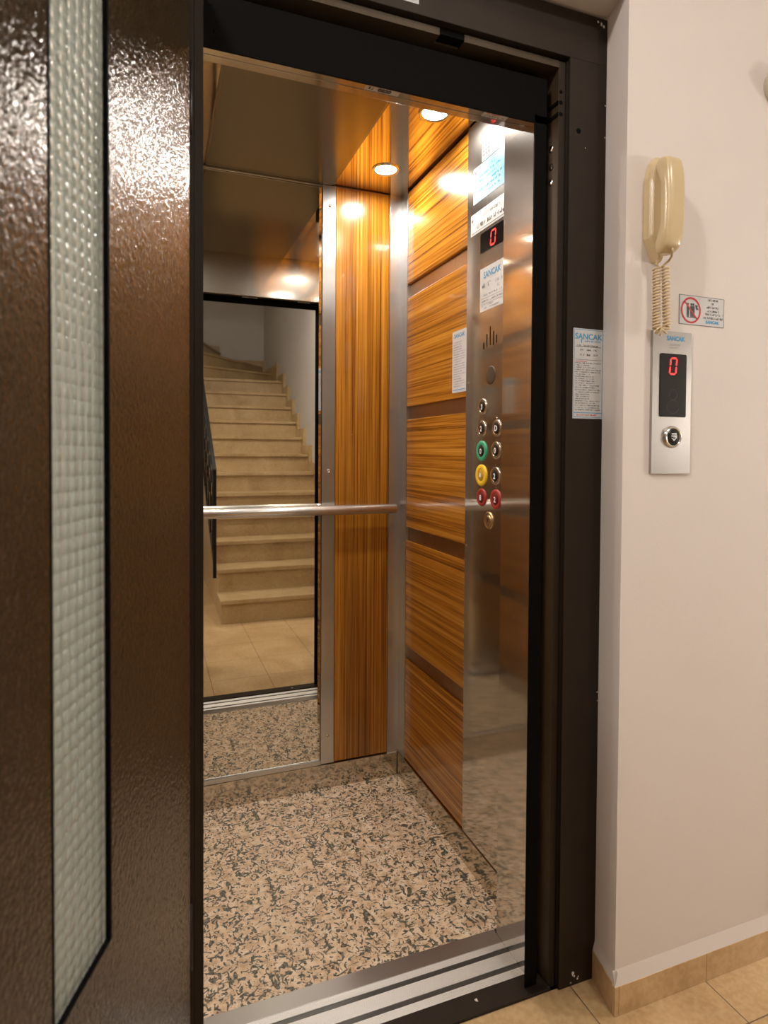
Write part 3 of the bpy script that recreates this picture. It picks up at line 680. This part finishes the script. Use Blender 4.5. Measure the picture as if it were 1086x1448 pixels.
n = sheet('prohibition_sign', F_hall, 1.0725, 1.204, 1.483, 1.547, 'paper', 'white sign with red prohibition circle on the cream wall right of the telephone cord', .001)
n['category'] = 'sign'
b = BM()
for x0, x1, y0, y1 in ((1.0725, 1.204, 1.5460, 1.547), (1.0725, 1.204, 1.483, 1.484), (1.0725, 1.0735, 1.483, 1.547), (1.203, 1.204, 1.483, 1.547)): rect(b, F_hall, x0, x1, y0, y1, .001, .0012)
for px in (1.097, 1.107, 1.113):      # little standing figures inside the ring
    lathe(b, F_hall, px, 1.5275, [(.0028, .0012), (.0028, .0014), (0, .0014)], 12)
    poly(b, F_hall, [(px-.0035, 1.524), (px+.0035, 1.524), (px+.0035, 1.512), (px+.003, 1.500), (px+.0005, 1.500), (px, 1.510), (px-.0005, 1.500), (px-.003, 1.500), (px-.0035, 1.512)], .0012, .0014)
rule(b, F_hall, 1.094, 1.118, 1.4985, .0012, .0012)
poly(b, F_hall, [(1.118, 1.528), (1.126, 1.526), (1.124, 1.5225), (1.128, 1.517), (1.121, 1.516), (1.119, 1.522)], .0012, .0014)
scribble(b, F_hall, 1.155, 1.186, 1.5385, .005, .001, .02); scribble(b, F_hall, 1.165, 1.176, 1.5305, .005, .001, 0); scribble(b, F_hall, 1.152, 1.190, 1.5225, .005, .001, .03)
scribble(b, F_hall, 1.153, 1.188, 1.5145, .005, .001, .02); scribble(b, F_hall, 1.148, 1.193, 1.507, .005, .001, .05); scribble(b, F_hall, 1.142, 1.200, 1.499, .005, .001, .03); text(b, F_hall, '!', 1.199, 1.507, .0055, .001)
obj('print', b, 'ink', n)
b = BM(); cx, cz = 1.1055, 1.5145
ro, ri = .0285, .0245
P = [(cx+ro*math.cos(a*PI/24), cz+ro*math.sin(a*PI/24)) for a in range(49)]; Q = [(cx+ri*math.cos(a*PI/24), cz+ri*math.sin(a*PI/24)) for a in range(49)]
for i in range(48): poly(b, F_hall, [P[i], P[i+1], Q[i+1], Q[i]], .0014, .0017)
a = PI*.75
poly(b, F_hall, [(cx+.026*math.cos(a)+s1*.0016*math.sin(a), cz+.026*math.sin(a)-s1*.0016*math.cos(a)) if k == 0 else (cx-.026*math.cos(a)+s1*.0016*math.sin(a), cz-.026*math.sin(a)-s1*.0016*math.cos(a)) for k, s1 in ((0, -1), (0, 1), (1, 1), (1, -1))], .0014, .0017)
obj('prohibition_ring', b, 'inkred', n)
b = BM(); text(b, F_hall, 'SANCAK', 1.169, 1.4895, .0065, .001, 'CENTER', 1.1, .0005); obj('logo', b, 'inkblue', n)

b = BM(); lathe(b, F_hall, 1.352, 2.044, [(.038, -.001), (.038, .012), (.033, .026), (.018, .034), (0, .036)], 36)
tag(obj('round_fixture', b, 'beigefix'), 'round beige fixture on the cream wall at the right edge of the picture', 'fixture')

# ------------------------------------------------------------------ stairs behind the viewer, seen in the mirror
t = thing('staircase', 'beige stone staircase reflected in the cab mirror, turning left at the top', 'stairs', (.93, SY, 0))
def step(k, poly_t, zr, riser):
    g = bpy.data.objects.new('step', None); C.objects.link(g); g.parent = t
    w = Vector((riser[0][0], riser[0][1], zr-RISE)); g['_w'] = tuple(w); g.location = w-Vector(t['_w'])
    b = BM(); prism(b, poly_t, 'Z', zr-.028, zr); bmesh.ops.bevel(b, geom=[e_ for e_ in b.edges], offset=.003, segments=2, affect='EDGES'); obj('tread', b, 'stairstone', g)
    b = BM(); prism(b, riser, 'Z', zr-RISE-(.02 if k > 1 else 0), zr-.028); obj('riser', b, 'stairstone', g)
for k in range(1, 13):
    y = SY-(k-1)*GO; x0 = SX0 if k > 1 else SX0-.004
    step(k, [(x0-.006, y+.022), (SX1, y+.022), (SX1, y-GO-.02), (x0-.006, y-GO-.02)], k*RISE, [(x0, y), (SX1, y), (SX1, y-.03), (x0, y-.03)])
# winders
wl = (SX0, SY-12*GO); 
W_ = [((SX0, -3.11), (SX1, -3.62)), ((SX0, -3.14), (SX1, -4.30)), ((SX0-.02, -3.17), (.85, -4.35)), ((SX0-.04, -3.17), (.25, -4.35))]
fan = {13: [W_[0][0], W_[0][1], W_[1][1], W_[1][0]], 14: [W_[1][0], W_[1][1], (SX1, -4.35), W_[2][1], W_[2][0]], 15: [W_[2][0], W_[2][1], W_[3][1], W_[3][0]], 16: [W_[3][0], W_[3][1], (-.3, -4.35), (-.3, -3.17)]}
for k in (13, 14, 15, 16):
    P = fan[k]; a, c_ = Vector(P[0]), Vector(P[1]); d = (c_-a).normalized(); nrm = Vector((-d.y, d.x))
    if nrm.y < 0: nrm = -nrm
    P2 = [tuple(a+nrm*.02), tuple(c_+nrm*.02)]+[(max(-.3, p[0]), p[1]) for p in P[2:]]
    cl = lambda L: [(min(SX1, p[0]), max(-4.345, p[1])) for p in L]
    step(k, cl(P2), k*RISE, cl([tuple(a), tuple(c_), tuple(c_-nrm*.04), tuple(a-nrm*.04)]))
b = BM()   # solid flight under the treads
Q = [(SY-.03, 0)]
for k in range(1, 13): Q += [(SY-.03-(k-1)*GO, k*RISE-.03), (SY-.03-k*GO, k*RISE-.03)]
Q += [(SY-12*GO-.03, 1.7), (SY-2.0, .0)]
prism(b, Q, 'X', SX0+.004, SX1-.002); obj('flight', b, 'stairstone', t)
b = BM()   # stepped tile skirting on the wall
up, lo = [], []
for k in range(1, 13):
    y = SY-(k-1)*GO
    up += [(y+.075, (k-1)*RISE+.085 if k > 1 else .0), (y+.075, k*RISE+.085)]; lo += [(y-.03, (k-1)*RISE-.02), (y-.03, k*RISE-.03)]
up.append((SY-12*GO, 12*RISE+.085)); lo.append((SY-12*GO, 12*RISE-.03))
lo[0] = (SY-.03, 0)
prism(b, up+lo[::-1], 'X', SX1, SX1+.0295)
for k, y0, y1 in ((13, -4.20, -3.265), (14, -4.349, -4.262)):
    box(b, SX1+.001, SX1+.0295, y0, y1, (k-1)*RISE+.02, k*RISE+.085)
box(b, .85, SX1, -4.349, -4.33, 14*RISE, 14*RISE+.085); box(b, .25, .85, -4.349, -4.33, 14*RISE+.0, 15*RISE+.085); box(b, -.3, .25, -4.349, -4.33, 15*RISE, 16*RISE+.085)
obj('stepped_skirting', b, 'stairstone', t)

t = thing('stair_railing', 'black wrought iron railing beside the stone stairs, seen in the mirror', 'railing', (.435, SY-.2, .29))
RX = .426; ya = SY-GO-.03; sl = RISE/GO
b = BM(); box(b, RX-.012, RX+.012, ya-.012, ya+.012, .27, 1.065, .002); obj('newel_post', b, 'blackm', t)
zr = lambda y: 1.03+(ya-y)*sl
y_end = SY-10.6*GO
b = BM(); prism(b, [(ya+.012, zr(ya)), (y_end, zr(y_end)), (y_end, zr(y_end)+.035), (ya+.012, zr(ya)+.035)], 'X', RX-.014, RX+.012); obj('top_rail', b, 'blackm', t)
b = BM(); prism(b, [(ya, zr(ya)-.70), (y_end, zr(y_end)-.70), (y_end, zr(y_end)-.68), (ya, zr(ya)-.68)], 'X', RX-.008, RX+.008); obj('bottom_rail', b, 'blackm', t)
y = ya-.16; k = 0
while y > y_end:
    z = zr(y)
    b = BM(); tube(b, [(RX, y, z-.69), (RX, y, z)], .006, 8); bar = obj('baluster', b, 'blackm', t)
    if y < ya-.2:
        b = BM(); pts = []
        for i in range(33):
            a = i/32*2.6*PI; rr = .012+.045*i/32
            pts.append((RX, y+.075+rr*math.cos(a), z-.30+.05+rr*math.sin(a)))
        tube(b, pts, .005, 6); obj('scroll', b, 'blackm', bar)
        b = BM(); pts = [(RX, p[1]*1, 2*(z-.33+.05)-p[2]-.12) for p in pts]; tube(b, pts, .005, 6); obj('scroll', b, 'blackm', bar)
    y -= .17

# ------------------------------------------------------------------ lights of the landing, some added out of view to brighten it
def ceiling_lamp(x, y, z, r, m, label):
    t = thing('ceiling_lamp', label, 'ceiling light', (x, y, z)); F = Fr((0, 0, z), (1, 0, 0), (0, -1, 0), (0, 0, -1))
    b = BM(); lathe(b, F, x, -y, [(r+.015, 0), (r+.015, .02), (r, .024)], 40); obj('rim', b, 'chrome', t)
    b = BM(); lathe(b, F, x, -y, [(r, .022), (r*.92, .045), (r*.6, .065), (0, .075)], 40); obj('opal_bowl', b, m, t)
ceiling_lamp(1.0, -.72, H1, .13, 'lamp2', 'round opal lamp on the landing ceiling to the right of the viewer')
ceiling_lamp(-.75, .1, H1, .09, 'fill_glass', 'added round opal lamp, unseen left of the open door, brightening the glass strip')  # lamp put in so the leaf's glass has a lit wall behind it
ceiling_lamp(.3, -2.6, 4.45, .12, 'fill_stairs', 'added round opal lamp, out of view, lighting the turn of the stairs')  # extra lamp, added to lift the stairwell shown in the mirror
t = thing('added_wall_lamp', 'added opal wall lamp, out of view on the right, brightening the lower cream wall', 'added wall light', (LX1, .14, 1.40))  # invented fill lamp, evens out the cream wall towards its foot
F_rw = Fr((LX1, 0, 0), (0, -1, 0), (0, 0, 1), (-1, 0, 0))
b = BM(); lathe(b, F_rw, -.14, 1.40, [(.14, 0), (.14, .015), (.125, .018)], 36); obj('backplate', b, 'chrome', t)
b = BM(); lathe(b, F_rw, -.14, 1.40, [(.125, .016), (.115, .05), (.07, .08), (0, .09)], 36); obj('opal_bowl', b, 'fill_wall', t)
w = bpy.data.worlds.new('World'); bpy.context.scene.world = w; w.use_nodes = True
w.node_tree.nodes['Background'].inputs[0].default_value = (.9, .85, .8, 1); w.node_tree.nodes['Background'].inputs[1].default_value = .02

# ------------------------------------------------------------------ camera
r_, d_, f_ = rot_rows(YAW, PITCH, ROLL)
cd = bpy.data.cameras.new('camera'); cam = bpy.data.objects.new('camera', cd); C.objects.link(cam)
m = Matrix((r_, -d_, -f_)).transposed().to_4x4(); m.translation = (0, 0, HC); cam.matrix_world = m
cd.sensor_fit = 'VERTICAL'; cd.sensor_height = 36; cd.lens = FPX/1448*36; cd.shift_y = -(724-CY)/1448; cd.clip_start = .02
cd.dof.use_dof = True; cd.dof.focus_distance = 1.75; cd.dof.aperture_fstop = 4.5
sc = bpy.context.scene; sc.camera = cam
for o in list(C.objects):
    if '_w' in o: del o['_w']
sc.view_settings.view_transform = 'Standard'; sc.view_settings.look = 'None'; sc.view_settings.gamma = 1; sc.view_settings.use_curve_mapping = False
sc.view_settings.exposure = .25
